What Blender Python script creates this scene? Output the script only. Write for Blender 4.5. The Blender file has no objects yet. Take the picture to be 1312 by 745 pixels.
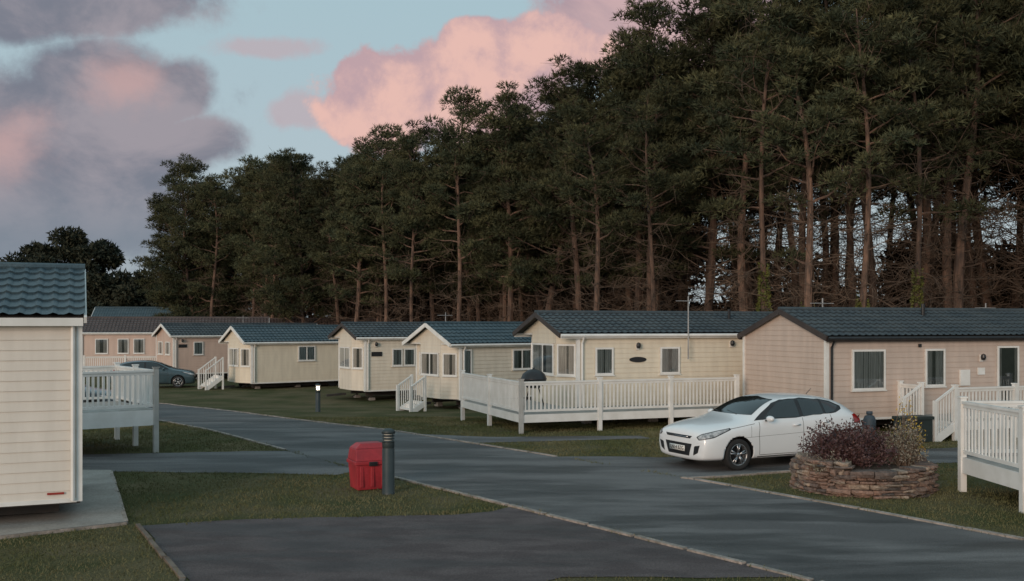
import bpy, bmesh, math, random
import numpy as np
from mathutils import Vector, Matrix
from mathutils.bvhtree import BVHTree
random.seed(7); rng=np.random.default_rng(7)
scene=bpy.context.scene
COL=scene.collection

# ------------------------------------------------------------ helpers
def h(y):
    if y<=28: return 0.0
    if y>=42: return -0.45
    return -0.45*(y-28)/14.0
def link(o): COL.objects.link(o); return o
def empty(name,loc=(0,0,0),ang=0.0):
    o=bpy.data.objects.new(name,None); o.location=loc; o.rotation_euler=(0,0,ang); o.empty_display_size=0.3
    return link(o)

class MB:
    def __init__(s): s.v=[]; s.f=[]; s.m=[]
    def add(s,vs,fs,m=0):
        b=len(s.v); s.v.extend([tuple(p) for p in vs]); s.f.extend([tuple(b+i for i in f) for f in fs]); s.m.extend([m]*len(fs))
    def quad(s,a,b,c,d,m=0): s.add([a,b,c,d],[(0,1,2,3)],m)
    def box(s,x0,x1,y0,y1,z0,z1,m=0):
        s.obox((0,0),(1,0),(0,1),x0,x1,y0,y1,z0,z1,m)
    def obox(s,o,d,n,s0,s1,n0,n1,z0,z1,m=0):
        P=lambda a,b,z:(o[0]+d[0]*a+n[0]*b,o[1]+d[1]*a+n[1]*b,z)
        vs=[P(s0,n0,z0),P(s1,n0,z0),P(s1,n1,z0),P(s0,n1,z0),P(s0,n0,z1),P(s1,n0,z1),P(s1,n1,z1),P(s0,n1,z1)]
        s.add(vs,[(0,3,2,1),(4,5,6,7),(0,1,5,4),(1,2,6,5),(2,3,7,6),(3,0,4,7)],m)
    def beam(s,p,q,w,t,m=0,up=(0,0,1)):
        p=Vector(p);q=Vector(q);d=(q-p).normalized();u=Vector(up)
        if abs(d.dot(u))>.99: u=Vector((1,0,0))
        a=d.cross(u).normalized()*w/2; b=a.cross(d).normalized()*t/2
        vs=[p-a-b,p+a-b,p+a+b,p-a+b,q-a-b,q+a-b,q+a+b,q-a+b]
        s.add(vs,[(0,3,2,1),(4,5,6,7),(0,1,5,4),(1,2,6,5),(2,3,7,6),(3,0,4,7)],m)
    def tube(s,pts,rad,n=8,m=0,cap=True):
        b=len(s.v); pts=[Vector(p) for p in pts]
        for i,p in enumerate(pts):
            d=(pts[min(i+1,len(pts)-1)]-pts[max(i-1,0)]).normalized()
            u=Vector((0,0,1)) if abs(d.z)<.9 else Vector((1,0,0))
            a=d.cross(u).normalized(); c=a.cross(d)
            for k in range(n):
                t=2*math.pi*k/n
                s.v.append(tuple(p+(a*math.cos(t)+c*math.sin(t))*rad[i]))
        for i in range(len(pts)-1):
            for k in range(n):
                k2=(k+1)%n
                s.f.append((b+i*n+k,b+i*n+k2,b+(i+1)*n+k2,b+(i+1)*n+k)); s.m.append(m)
        if cap:
            s.f.append(tuple(b+k for k in range(n))); s.m.append(m)
            e=b+(len(pts)-1)*n
            s.f.append(tuple(e+k for k in reversed(range(n)))); s.m.append(m)
    def lathe(s,prof,c=(0,0,0),n=24,m=0,axis='z'):
        b=len(s.v)
        for (r,z) in prof:
            for k in range(n):
                t=2*math.pi*k/n; x=r*math.cos(t); y=r*math.sin(t)
                if axis=='z': s.v.append((c[0]+x,c[1]+y,c[2]+z))
                else: s.v.append((c[0]+x,c[1]+z,c[2]+y))
        for i in range(len(prof)-1):
            for k in range(n):
                k2=(k+1)%n
                s.f.append((b+i*n+k,b+i*n+k2,b+(i+1)*n+k2,b+(i+1)*n+k)); s.m.append(m)
    def obj(s,name,mats,parent=None,smooth=False,bevel=0,fixn=False):
        me=bpy.data.meshes.new(name); me.from_pydata(s.v,[],s.f)
        for mt in mats: me.materials.append(mt)
        me.polygons.foreach_set('material_index',s.m)
        if fixn:
            bm=bmesh.new(); bm.from_mesh(me); bmesh.ops.recalc_face_normals(bm,faces=bm.faces); bm.to_mesh(me); bm.free()
        if smooth: me.polygons.foreach_set('use_smooth',[True]*len(me.polygons))
        me.update()
        o=bpy.data.objects.new(name,me); link(o)
        if parent: o.parent=parent
        if bevel:
            b=o.modifiers.new('Bevel','BEVEL'); b.width=bevel; b.segments=2; b.limit_method='ANGLE'
        return o

# ------------------------------------------------------------ materials
def nn(nt,t,**k):
    n=nt.nodes.new(t)
    for a,b in k.items(): setattr(n,a,b)
    return n
def mat(name,c1,c2=None,rough=.6,scale=4,detail=6,bump=0,bscale=60,metal=0,spec=.5,stretch=(1,1,1),fine=0,coat=0,ramp=(.35,.65),rand=0,big=0,bigst=(.12,.5,1)):
    m=bpy.data.materials.new(name); m.use_nodes=True; nt=m.node_tree; L=nt.links
    p=nt.nodes['Principled BSDF']
    p.inputs['Roughness'].default_value=rough; p.inputs['Metallic'].default_value=metal
    p.inputs['Specular IOR Level'].default_value=spec; p.inputs['Coat Weight'].default_value=coat
    if c2 is None: c2=tuple(x*.82 for x in c1)
    tc=nn(nt,'ShaderNodeTexCoord'); mp=nn(nt,'ShaderNodeMapping'); mp.inputs['Scale'].default_value=stretch
    L.new(tc.outputs['Object'],mp.inputs['Vector'])
    no=nn(nt,'ShaderNodeTexNoise'); no.inputs['Scale'].default_value=scale; no.inputs['Detail'].default_value=detail
    L.new(mp.outputs[0],no.inputs['Vector'])
    cr=nn(nt,'ShaderNodeValToRGB'); cr.color_ramp.elements[0].position=ramp[0]; cr.color_ramp.elements[1].position=ramp[1]
    cr.color_ramp.elements[0].color=(*c1,1); cr.color_ramp.elements[1].color=(*c2,1)
    L.new(no.outputs['Fac'],cr.inputs[0]); out=cr.outputs[0]
    def mul(out,fac_out,lo,hi,a=.3,b=.7):
        mr=nn(nt,'ShaderNodeMapRange'); mr.inputs[1].default_value=a; mr.inputs[2].default_value=b; mr.inputs[3].default_value=lo; mr.inputs[4].default_value=hi
        L.new(fac_out,mr.inputs[0])
        vm=nn(nt,'ShaderNodeVectorMath',operation='SCALE'); L.new(out,vm.inputs[0]); L.new(mr.outputs[0],vm.inputs['Scale']); return vm.outputs[0]
    if fine:
        n2=nn(nt,'ShaderNodeTexNoise'); n2.inputs['Scale'].default_value=bscale; n2.inputs['Detail'].default_value=3
        L.new(tc.outputs['Object'],n2.inputs['Vector'])
        out=mul(out,n2.outputs['Fac'],1-fine,1+fine)
    if big:
        mp2=nn(nt,'ShaderNodeMapping'); mp2.inputs['Scale'].default_value=bigst; L.new(tc.outputs['Object'],mp2.inputs['Vector'])
        n4=nn(nt,'ShaderNodeTexNoise'); n4.inputs['Scale'].default_value=1.6; n4.inputs['Detail'].default_value=9; n4.inputs['Roughness'].default_value=.62; n4.inputs['Distortion'].default_value=.4
        L.new(mp2.outputs[0],n4.inputs['Vector'])
        out=mul(out,n4.outputs['Fac'],1-big,1+big*.35,.43,.53)
        mr=nn(nt,'ShaderNodeMapRange'); mr.inputs[1].default_value=.43; mr.inputs[2].default_value=.53; mr.inputs[3].default_value=rough-.22; mr.inputs[4].default_value=rough+.05
        L.new(n4.outputs['Fac'],mr.inputs[0]); L.new(mr.outputs[0],p.inputs['Roughness'])
    if rand:
        oi=nn(nt,'ShaderNodeObjectInfo')
        out=mul(out,oi.outputs['Random'],1-rand,1+rand,0,1)
    L.new(out,p.inputs['Base Color'])
    if bump:
        n3=nn(nt,'ShaderNodeTexNoise'); n3.inputs['Scale'].default_value=bscale; n3.inputs['Detail'].default_value=4
        L.new(tc.outputs['Object'],n3.inputs['Vector'])
        bp=nn(nt,'ShaderNodeBump'); bp.inputs['Strength'].default_value=bump; bp.inputs['Distance'].default_value=.02
        L.new(n3.outputs['Fac'],bp.inputs['Height']); L.new(bp.outputs[0],p.inputs['Normal'])
    return m
def glassmat(name,tint=(.75,.85,.9),base=.30):
    m=bpy.data.materials.new(name); m.use_nodes=True; nt=m.node_tree; L=nt.links
    nt.nodes.remove(nt.nodes['Principled BSDF']); out=nt.nodes['Material Output']
    tr=nn(nt,'ShaderNodeBsdfTransparent'); tr.inputs[0].default_value=(.9,.92,.92,1)
    gl=nn(nt,'ShaderNodeBsdfGlossy'); gl.inputs[0].default_value=(*tint,1); gl.inputs['Roughness'].default_value=.04
    lw=nn(nt,'ShaderNodeFresnel'); lw.inputs[0].default_value=1.5
    ad=nn(nt,'ShaderNodeMath',operation='ADD'); ad.inputs[1].default_value=base*.5; ad.use_clamp=True
    L.new(lw.outputs[0],ad.inputs[0]); mx=nn(nt,'ShaderNodeMixShader')
    L.new(ad.outputs[0],mx.inputs[0]); L.new(tr.outputs[0],mx.inputs[1]); L.new(gl.outputs[0],mx.inputs[2]); L.new(mx.outputs[0],out.inputs[0])
    return m
M_cream=mat('siding_cream',(.745,.665,.535),(.665,.59,.475),rough=.5,scale=2.5,stretch=(2,2,.4))
M_cream2=mat('siding_pale_cream',(.735,.665,.56),(.65,.585,.49),rough=.5,scale=2.5,stretch=(2,2,.4))
M_white_s=mat('siding_ivory',(.75,.69,.62),(.67,.615,.55),rough=.5,scale=2,stretch=(2,2,.4))
M_beige=mat('siding_beige',(.57,.455,.385),(.50,.40,.34),rough=.5,scale=2,stretch=(2,2,.4))
M_pink=mat('siding_pinkish',(.60,.45,.375),(.53,.395,.33),rough=.5,scale=2,stretch=(2,2,.4))
M_white=mat('white_upvc',(.80,.79,.77),(.70,.69,.66),rough=.4,scale=3)
M_roof=mat('roof_tile_slate_blue',(.034,.045,.054),(.055,.066,.072),rough=.5,scale=1.6,fine=.25,bscale=40)
M_roofteal=mat('roof_tile_teal',(.034,.062,.080),(.055,.084,.10),rough=.45,scale=2,fine=.25,bscale=30)
M_roofbr=mat('roof_tile_brown',(.07,.052,.05),(.095,.072,.068),rough=.6,scale=2,fine=.2,bscale=40)
M_brown=mat('dark_brown_trim',(.035,.024,.022),(.05,.037,.033),rough=.5)
M_black=mat('black_plastic',(.012,.012,.014),(.02,.02,.022),rough=.4)
M_chassis=mat('chassis_steel',(.03,.028,.026),(.05,.04,.035),rough=.8)
M_galv=mat('galvanised_pole',(.35,.35,.35),(.25,.25,.25),rough=.5)
M_dark=mat('window_interior',(.05,.05,.05),(.08,.075,.07),rough=.8,scale=3)
M_curt=mat('curtain_fabric',(.60,.56,.52),(.40,.37,.35),rough=.9,scale=6,stretch=(6,6,.3))
M_glass=glassmat('window_glass')
M_lampglass=mat('lamp_glass',(.6,.6,.55),rough=.2)
WM=[M_white,M_dark,M_curt,M_glass,M_brown]
M_bark=mat('pine_bark',(.175,.105,.074),(.065,.044,.035),rough=.9,scale=3,stretch=(2,2,.5),bump=.6,bscale=12,rand=.4)
M_twig=mat('dead_twigs',(.135,.090,.062),(.070,.050,.038),rough=.9,rand=.3)
M_needle=mat('pine_needles',(.040,.050,.030),(.098,.096,.048),rough=.75,scale=.7,detail=3,rand=.35,fine=.45,bscale=3,spec=.15)
M_needle2=mat('distant_foliage',(.024,.029,.022),(.046,.048,.032),rough=.8,scale=.3,fine=.3,bscale=2,spec=.1)
M_ivy=mat('ivy_leaves',(.15,.155,.032),(.055,.065,.018),rough=.65,scale=2.2)
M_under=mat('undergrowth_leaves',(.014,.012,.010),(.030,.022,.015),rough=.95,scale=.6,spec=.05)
M_grassb=mat('grass_blades',(.098,.106,.042),(.175,.155,.080),rough=.7,scale=.6,detail=7,fine=.3,bscale=9,spec=.2,ramp=(.38,.64))
M_ground=mat('grass_ground',(.062,.068,.027),(.135,.110,.062),rough=.95,scale=.55,detail=9,bump=.8,bscale=30,fine=.45,spec=.1,ramp=(.38,.66))
def asphalt(name,c1,c2,ang,st,scale,big):
    m=mat(name,c1,c2,rough=.80,scale=scale,detail=12,bump=.5,bscale=70,fine=.38,spec=.3,ramp=(.42,.58),big=big)
    nt=m.node_tree
    mp=[n for n in nt.nodes if n.type=='MAPPING'][0]
    mp.inputs['Rotation'].default_value=(0,0,ang); mp.inputs['Scale'].default_value=st
    return m
M_road=asphalt('asphalt_road',(.098,.094,.094),(.148,.142,.140),math.radians(-126),(.30,1.2,1),1.1,.46)
M_park=asphalt('asphalt_parking',(.080,.062,.062),(.110,.088,.087),0.2,(.8,1.4,1),1.6,.28)
M_conc=mat('concrete_pad',(.27,.245,.22),(.36,.33,.30),rough=.9,scale=1.5,bump=.3,bscale=30,fine=.15)
M_edge=mat('concrete_edging',(.38,.32,.285),(.22,.19,.165),rough=.9,scale=3,fine=.25,bscale=20)

# ------------------------------------------------------------ ground, road, paving
def sheet(name,poly,off,m):
    bm=bmesh.new(); vs=[bm.verts.new((x,y,0)) for x,y in poly]; bm.faces.new(vs)
    bmesh.ops.triangulate(bm,faces=bm.faces[:])
    for yy in (28,42):
        bmesh.ops.bisect_plane(bm,geom=bm.verts[:]+bm.edges[:]+bm.faces[:],plane_co=(0,yy,0),plane_no=(0,1,0))
    for v in bm.verts: v.co.z=h(v.co.y)+off
    bmesh.ops.recalc_face_normals(bm,faces=bm.faces)
    for f in bm.faces:
        if f.normal.z<0: f.normal_flip()
    me=bpy.data.meshes.new(name); bm.to_mesh(me); bm.free(); me.materials.append(m)
    return link(bpy.data.objects.new(name,me))
def wob(poly,a=.05,step=.5):
    out=[]; n=len(poly)
    for i in range(n):
        p=poly[i]; q=poly[(i+1)%n]; L=math.hypot(q[0]-p[0],q[1]-p[1]); k=max(1,int(L/step)) if L<12 else 1
        for j in range(k):
            t=j/k; out.append((p[0]+(q[0]-p[0])*t+random.uniform(-a,a),p[1]+(q[1]-p[1])*t+random.uniform(-a,a)))
    return out
sheet('ground',[(-1500,-60),(1500,-60),(1500,2500),(-1500,2500)],0,M_ground)
road_near=[(9.3,3.7),(3.49,11.59),(-.08,16.4),(-3.56,21.0),(-5.39,23.6),(-10.8,31.3),(-15,36.6),(-20,40.5),(-34,46)]
road_far=[(13.2,4.2),(7.08,13.76),(5.6,16.07),(3.51,19.1),(.95,22.5),(-2.6,26.9),(-6.35,31.6),(-10.6,37.6),(-14.7,42.6),(-22,47.5),(-34,52)]
road_poly=road_near+road_far[::-1]
drive_poly=wob([(-22,22.7),(-9.8,22.8),(-5.2,23.5),(-4.4,22.9),(-3.0,20.7),(-3.45,19.7),(-5.2,19.95),(-8.6,20.2),(-22,20.9)],.04)
park_poly=wob([(-5.5,14.75),(-4.2,15.2),(-3.08,15.36),(-.9,15.62),(-.3,15.85),(.0,16.3),(.9,15.7),(4,11.4),(3.3,11.74),(.6,11.76),(.25,11.4),(.1,8),(-3.0,8),(-3.78,11.6)],.035)
pad_poly=[(-5.75,14.85),(-8.1,20.1),(-18,20.15),(-16,9.3),(-7.16,13.85)]
car_poly=wob([(1.0,22.4),(3.4,19.15),(3.95,19.35),(5.84,20.2),(9,21.3),(15,23.3),(14.4,25.0),(8,23.3),(3.3,22.3),(1.9,22.5)],.03)
path_poly=wob([(-2.8,27.1),(-1.0,25.0),(.2,25.2),(3.6,26.0),(3.4,26.6),(-.6,26.3)],.04)
sheet('road',road_poly,.012,M_road)
sheet('side_road',drive_poly,.008,M_road)
sheet('parking_bay',park_poly,.008,M_park)
sheet('driveway',car_poly,.008,M_road)
sheet('footpath',path_poly,.008,M_road)
sheet('concrete_base',pad_poly,.05,M_conc)
def edging(name,pts,w=.085,z=.035,m=M_edge):
    mb=MB()
    for i in range(len(pts)-1):
        a,b=pts[i],pts[i+1]; n=max(1,int(math.hypot(b[0]-a[0],b[1]-a[1])/.9)); 
        for k in range(n):
            t0=k/n; t1=(k+1)/n-.012
            p=Vector((a[0]+(b[0]-a[0])*t0,a[1]+(b[1]-a[1])*t0,0)); q=Vector((a[0]+(b[0]-a[0])*t1,a[1]+(b[1]-a[1])*t1,0))
            p.z=h(p.y)+z/2-.02; q.z=h(q.y)+z/2-.02
            j=random.uniform(-.008,.008); p.x+=j; q.x+=j; p.z+=random.uniform(-.006,.004); q.z+=random.uniform(-.006,.004)
            mb.beam(p,q,w,z+.04,0)
    return mb.obj(name,[m])
edging('road_kerb',[(9.3,3.7),(3.49,11.59),(-.08,16.4),(-3.0,20.3)])
edging('road_kerb',[(-5.39,23.6),(-10.8,31.3),(-15,36.6),(-20,40.5)])
edging('road_kerb',road_far[:4]+[(3.3,19.3)],.10)
edging('road_kerb',[(1.0,22.4),(-2.6,26.9),(-6.35,31.6),(-10.6,37.6),(-14.7,42.6),(-22,47.5)])
edging('driveway_kerb',[(3.4,19.2),(3.95,19.37),(5.84,20.2),(7.5,20.8)],.07,.04)
edging('parking_kerb',[(-5.55,14.75),(-3.83,11.6),(-3.05,8)],.06,.04,mat('timber_edging',(.12,.09,.07),(.2,.16,.13),rough=.9))
edging('base_kerb',[(-8.1,20.1),(-5.75,14.85),(-7.16,13.85),(-16,9.3)],.06,.05)

# grass blades
def pip(x,y,poly):
    c=np.zeros(len(x),bool); n=len(poly)
    for i in range(n):
        x0,y0=poly[i]; x1,y1=poly[(i+1)%n]
        if y0==y1: continue
        c^=((y0>y)!=(y1>y))&(x<(x1-x0)*(y-y0)/(y1-y0)+x0)
    return c
def tri_mesh(name,V,mats,parent=None):
    n=len(V)//3
    me=bpy.data.meshes.new(name); me.vertices.add(3*n); me.loops.add(3*n); me.polygons.add(n)
    me.vertices.foreach_set('co',V.astype(np.float32).ravel())
    me.loops.foreach_set('vertex_index',np.arange(3*n,dtype=np.int32))
    me.polygons.foreach_set('loop_start',np.arange(0,3*n,3,dtype=np.int32))
    me.update(calc_edges=True)
    for m in mats: me.materials.append(m)
    o=bpy.data.objects.new(name,me); link(o)
    if parent: o.parent=parent
    return o
def blades(P,D,Lb,Wb,r=rng):
    n=len(P); q=r.normal(size=(n,3)); s=np.cross(D,q); s/=np.linalg.norm(s,axis=1)[:,None]+1e-9
    V=np.empty((n,3,3)); V[:,0]=P-s*Wb[:,None]/2; V[:,1]=P+s*Wb[:,None]/2; V[:,2]=P+D*Lb[:,None]
    return V.reshape(-1,3)
N=460000
yy=np.sqrt(rng.uniform(10.5**2,34**2,N)); xx=rng.uniform(-.60,.60,N)*yy
rej=np.zeros(N,bool)
for pl in (road_poly,drive_poly,park_poly,pad_poly,car_poly,path_poly): rej|=pip(xx,yy,pl)
clump=np.sin(xx*3.1+np.sin(yy*2.3)*1.7)*np.sin(yy*2.7+np.sin(xx*1.9)*2)+rng.normal(0,.6,N)
rej|=clump<-.55
xx=xx[~rej]; yy=yy[~rej]; n=len(xx)
zz=np.where(yy>28,-.45*(yy-28)/14,0)
P=np.stack([xx,yy,zz-.003],1); D=rng.normal(0,.55,(n,3)); D[:,2]=1; D/=np.linalg.norm(D,axis=1)[:,None]
tri_mesh('grass',blades(P,D,rng.uniform(.02,.06,n)*(1+.5*(rng.random(n)<.05)),.004+.0006*yy),[M_grassb])
pts=[]
for pl in (road_near[:6],road_far[:8],[(-5.5,14.7),(-3.08,15.4),(-.9,15.66),(-.1,16.2)],[(-5.6,14.7),(-3.9,11.6)],[(-8.1,20.1),(-5.7,14.85)],[(-8.6,20.15),(-3.4,19.6)]):
    for i in range(len(pl)-1):
        a=np.array(pl[i]);b=np.array(pl[i+1]); k=int(np.linalg.norm(b-a)*80)
        t=rng.random(k)[:,None]; q=a+(b-a)*t+rng.normal(0,.05,(k,2)); pts.append(q)
q=np.concatenate(pts); q=q[np.sin(q[:,0]*5)+np.sin(q[:,1]*3.3)+rng.normal(0,.5,len(q))>.2]
n=len(q); P=np.stack([q[:,0],q[:,1],np.where(q[:,1]>28,-.45*(q[:,1]-28)/14,0)],1); D=rng.normal(0,.6,(n,3)); D[:,2]=1; D/=np.linalg.norm(D,axis=1)[:,None]
tri_mesh('grass_verge',blades(P,D,rng.uniform(.03,.09,n),np.full(n,.014)),[M_grassb])

# ------------------------------------------------------------ static caravans
def siding(mb,p0,p1,z0,z1,m=0,apex=None,c=.15):
    d=Vector((p1[0]-p0[0],p1[1]-p0[1])); L=d.length; d/=L; n=Vector((d.y,-d.x))
    z=z0
    while z<z1-1e-4:
        zt=min(z+c,z1)
        if apex is None: a0,a1,b0,b1=0,L,0,L
        else:
            k0=.5*L*(z-z0)/(apex-z0); k1=.5*L*(zt-z0)/(apex-z0); a0,a1,b0,b1=k0,L-k0,k1,L-k1
        P=lambda s,o,zz:(p0[0]+d.x*s+n.x*o,p0[1]+d.y*s+n.y*o,zz)
        mb.quad(P(a0,.016,z),P(a1,.016,z),P(b1,.001,zt),P(b0,.001,zt),m)
        mb.quad(P(a0,-.01,z),P(a1,-.01,z),P(a1,.016,z),P(a0,.016,z),m)
        z=zt
def window(mb,p0,p1,s0,s1,z0,z1,mull=0,curt=.31,frame=0,tr=0):
    d=Vector((p1[0]-p0[0],p1[1]-p0[1])).normalized(); n=Vector((d.y,-d.x)); o=p0
    fw=.055
    mb.obox(o,d,n,s0,s1,.017,.03,z0,z1,1)
    for a,b,c_,e in ((s0,s0+fw,z0,z1),(s1-fw,s1,z0,z1),(s0+fw,s1-fw,z0,z0+fw),(s0+fw,s1-fw,z1-fw,z1)):
        mb.obox(o,d,n,a,b,.0,.065,c_,e,frame)
    mb.obox(o,d,n,s0-.03,s1+.03,.0,.085,z0-.035,z0-.002,frame)
    for k in range(mull):
        s=s0+(s1-s0)*(k+1)/(mull+1); mb.obox(o,d,n,s-.03,s+.03,.031,.063,z0+fw,z1-fw,frame)
    w=(s1-s0)
    for side in (0,1):
        cu=curt*random.uniform(.8,1.3)
        a=s0+fw if side==0 else s1-fw-w*cu; nseg=10; ww=w*cu/nseg
        for k in range(nseg):
            o1=.036+.008*math.sin(k*1.9); o2=.036+.008*math.sin((k+1)*1.9)
            P=lambda s,oo,z:(o[0]+d.x*s+n.x*oo,o[1]+d.y*s+n.y*oo,z)
            mb.quad(P(a+k*ww,o1,z0+fw),P(a+(k+1)*ww,o2,z0+fw),P(a+(k+1)*ww,o2,z1-fw),P(a+k*ww,o1,z1-fw),2)
    P=lambda s,oo,z:(o[0]+d.x*s+n.x*oo,o[1]+d.y*s+n.y*oo,z)
    mb.quad(P(s0+fw,.054,z0+fw),P(s1-fw,.054,z0+fw),P(s1-fw,.054,z1-fw),P(s0+fw,.054,z1-fw),3)
def tile_roof(mb,x0,x1,y0,y1,ze,zr,step=.3,per=.22,m=0):
    nx=int((x1-x0)/per*6); S=math.hypot(y1-y0,zr-ze); rows=max(2,int(round(S/step)))
    nrm=(-(zr-ze)/S*(1 if y1>y0 else -1),abs(y1-y0)/S)
    b=len(mb.v); X=[x0+(x1-x0)*i/nx for i in range(nx+1)]
    lines=[]
    for r in range(rows):
        lines.append((r/rows,.034)); lines.append(((r+1)/rows,.004))
    for (t,o) in lines:
        for x in X:
            w=max(0,math.sin(2*math.pi*x/per))*.030+o
            mb.v.append((x,y0+(y1-y0)*t+nrm[0]*w,ze+(zr-ze)*t+nrm[1]*w))
    for i in range(len(lines)-1):
        for k in range(nx):
            a=b+i*(nx+1)+k
            mb.f.append((a,a+1,a+nx+2,a+nx+1)); mb.m.append(m)
def caravan(loc,A,w,L,zb,ze,zr,sid,roofm,bay=0,ov=.25,ovr=.15,wins=(),gwins=(),bwins=(),fasc=None,bargem=None,ground=None,extra=None,gutter=True,bt=.15):
    ang=math.atan2(A[1],A[0]); E=empty('static_caravan',(loc[0],loc[1],0),ang)
    mb=MB()
    fx=-bay
    if bay: fp=[(0,w),(0,w-.25),(-bay,w-.85),(-bay,.85),(0,.25),(0,0)]
    else: fp=[(0,w),(0,0)]
    for i in range(len(fp)-1): siding(mb,fp[i],fp[i+1],zb,ze,0)
    siding(mb,(0,0),(L,0),zb,ze,0); siding(mb,(L,0),(L,w),zb,ze,0); siding(mb,(L,w),(0,w),zb,ze,0)
    siding(mb,(fx,w),(fx,0),ze,zr-.02,0,apex=zr)
    siding(mb,(L,0),(L,w),ze,zr-.02,0,apex=zr)
    mb.box(fx if not bay else 0,L,.0,w,zb-.05,zb-.001,1)
    if bay:
        mb.box(fx,-.002,0,w,ze-.06,ze-.002,2)
        mb.add([(x,y,zb-.01) for x,y in fp],[tuple(range(len(fp)))],1)
    mb.obj('walls',[sid,M_chassis,M_white],E)
    mt=MB()
    for (x,y) in ((0,0),(L,0),(0,w)):
        mt.box(x-.03,x+.07,y-.03,y+.07,zb-.02,ze,0) if x==0 and y==0 else mt.box(x-.05,x+.03,y-.03 if y==0 else y-.05,y+.05 if y==0 else y+.03,zb-.02,ze,0)
    mt.box(.07,L-.05,-.028,-.001,zb-.03,zb+.03,0)
    mt.obj('corner_trims',[M_white],E)
    mr=MB(); e=.16
    sl=(zr-ze)/(w/2)
    tile_roof(mr,fx-ov,L+ovr,-e,w/2,ze-e*sl+.05,zr+.05)
    tile_roof(mr,fx-ov,L+ovr,w+e,w/2,ze-e*sl+.05,zr+.05)
    mr.tube([(fx-ov-.01,w/2,zr+.07),(L+ovr+.01,w/2,zr+.07)],[.075,.075],10)
    mr.obj('roof',[roofm],E)
    mf=MB()
    for ya,yb in ((-e+.01,w/2),(w+e-.01,w/2)):
        za=ze-e*sl; zc=zr
        mf.quad((fx-ov+.02,ya,za+.02),(L+ovr-.02,ya,za+.02),(L+ovr-.02,yb,zc+.03),(fx-ov+.02,yb,zc+.03),1)
    for xx_ in (fx-ov,L+ovr):
        mf.beam((xx_,-e-.02,ze-e*sl+.0),(xx_,w/2,zr+.01),.04,bt,2)
        mf.beam((xx_,w+e+.02,ze-e*sl+.0),(xx_,w/2,zr+.01),.04,bt,2)
    mf.box(fx-ov+.03,L+ovr-.03,-e+.0,-e+.03,ze-e*sl-.09,ze-e*sl+.03,0)
    mf.box(fx-ov+.03,L+ovr-.03,-e+.03,-.03,ze-.10,ze-.08,0)
    mf.box(fx-ov+.03,L+ovr-.03,w+e-.03,w+e,ze-e*sl-.09,ze-e*sl+.03,0)
    mf.obj('fascias',[fasc or M_white,M_chassis,bargem or M_white],E)
    if gutter:
        mg=MB(); 
        mg.tube([(fx-ov+.02,-e-.045,ze-e*sl+.0),(L+.1,-e-.045,ze-e*sl-.01)],[.05,.05],10)
        mg.tube([(.12,-e-.04,ze-e*sl-.02),(.12,-.07,ze-.3),(.12,-.07,zb+.05)],[.034,.034,.034],8)
        mg.obj('gutter',[M_black if fasc else M_white],E)
    g=ground if ground is not None else h(loc[1])
    mc=MB()
    for y in (.7,w-.7): mc.box(.3,L-.3,y-.05,y+.05,zb-.27,zb-.05,0)
    x=.6
    while x<L:
        for y in (.7,w-.7):
            mc.box(x-.12,x+.12,y-.12,y+.12,g-.05,g+.12,1)
            mc.beam((x,y,g+.12),(x,y,zb-.27),.06,.06,0)
            mc.beam((x-.25,y,g+.05),(x,y,zb-.27),.03,.03,0)
        x+=2.3
    for y in (.35,w-.35):
        mc.tube([(L*.5,y-.09,g+.28),(L*.5,y+.09,g+.28)],[.28,.28],16,2)
    mc.beam((fx,w/2,zb-.2),(-.9-bay,w/2,zb-.25),.1,.1,0)
    mc.obj('chassis',[M_chassis,M_conc,M_black],E)
    mw=MB()
    for wi in wins: window(mw,(0,0),(L,0),*wi[:4],**(wi[4] if len(wi)>4 else {}))
    for wi in gwins: window(mw,(0,w),(0,0),*wi[:4],**(wi[4] if len(wi)>4 else {}))
    for (seg,a,b,c_,d_,kw) in bwins: window(mw,fp[seg],fp[seg+1],a,b,c_,d_,**kw)
    if mw.v: mw.obj('windows',WM,E)
    if extra: extra(E,w,L,zb,ze,zr)
    return E
def lampfix(mb,x,z):
    mb.box(x-.05,x+.05,-.05,-.015,z-.1,z+.1,0); mb.lathe([(.0,.13),(.06,.10),(.075,.02),(.05,-.05),(0,-.06)],(x,-.11,z),12,1)
def aerial(mb,x,y,z0,z1,m=3):
    mb.tube([(x,y,z0),(x,y,z1)],[.024,.02],6,m)
    mb.tube([(x-.4,y-.15,z1-.15),(x+.35,y+.15,z1-.15)],[.012,.012],5,m)
    for k in range(6):
        t=-.38+k*.14; mb.tube([(x+t-.06,y+t*.38+.14,z1-.15),(x+t+.06,y+t*.38-.14,z1-.15)],[.008,.008],4,m)
FM=[M_white,M_black,M_chassis,M_galv]
def x_c1(E,w,L,zb,ze,zr):
    mb=MB(); lampfix(mb,5.28,2.02); mb.box(5.15,5.4,-.05,-.014,1.55,1.75,0); mb.box(4.5,4.85,-.06,-.014,1.25,1.7,0)
    mb.box(3.05,3.14,-.05,-.014,2.35,2.44,1)
    mb.tube([(2.9,-.05,zb),(2.9,-.05,1.0),(2.7,-.05,1.05)],[.02,.02,.02],6,2)
    aerial(mb,1.4,2.0,ze+.2,zr+.40); aerial(mb,7.5,2.0,ze,zr+.3)
    mb.tube([(4.6,1.5,zr-.2),(4.6,1.5,zr+.25)],[.06,.06],10,1)
    mb.obj('fittings',FM,E)
    md=MB(); window(md,(0,0),(L,0),5.86,6.66,.52,2.36,frame=0,curt=.12)
    md.obj('door',WM,E)
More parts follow.
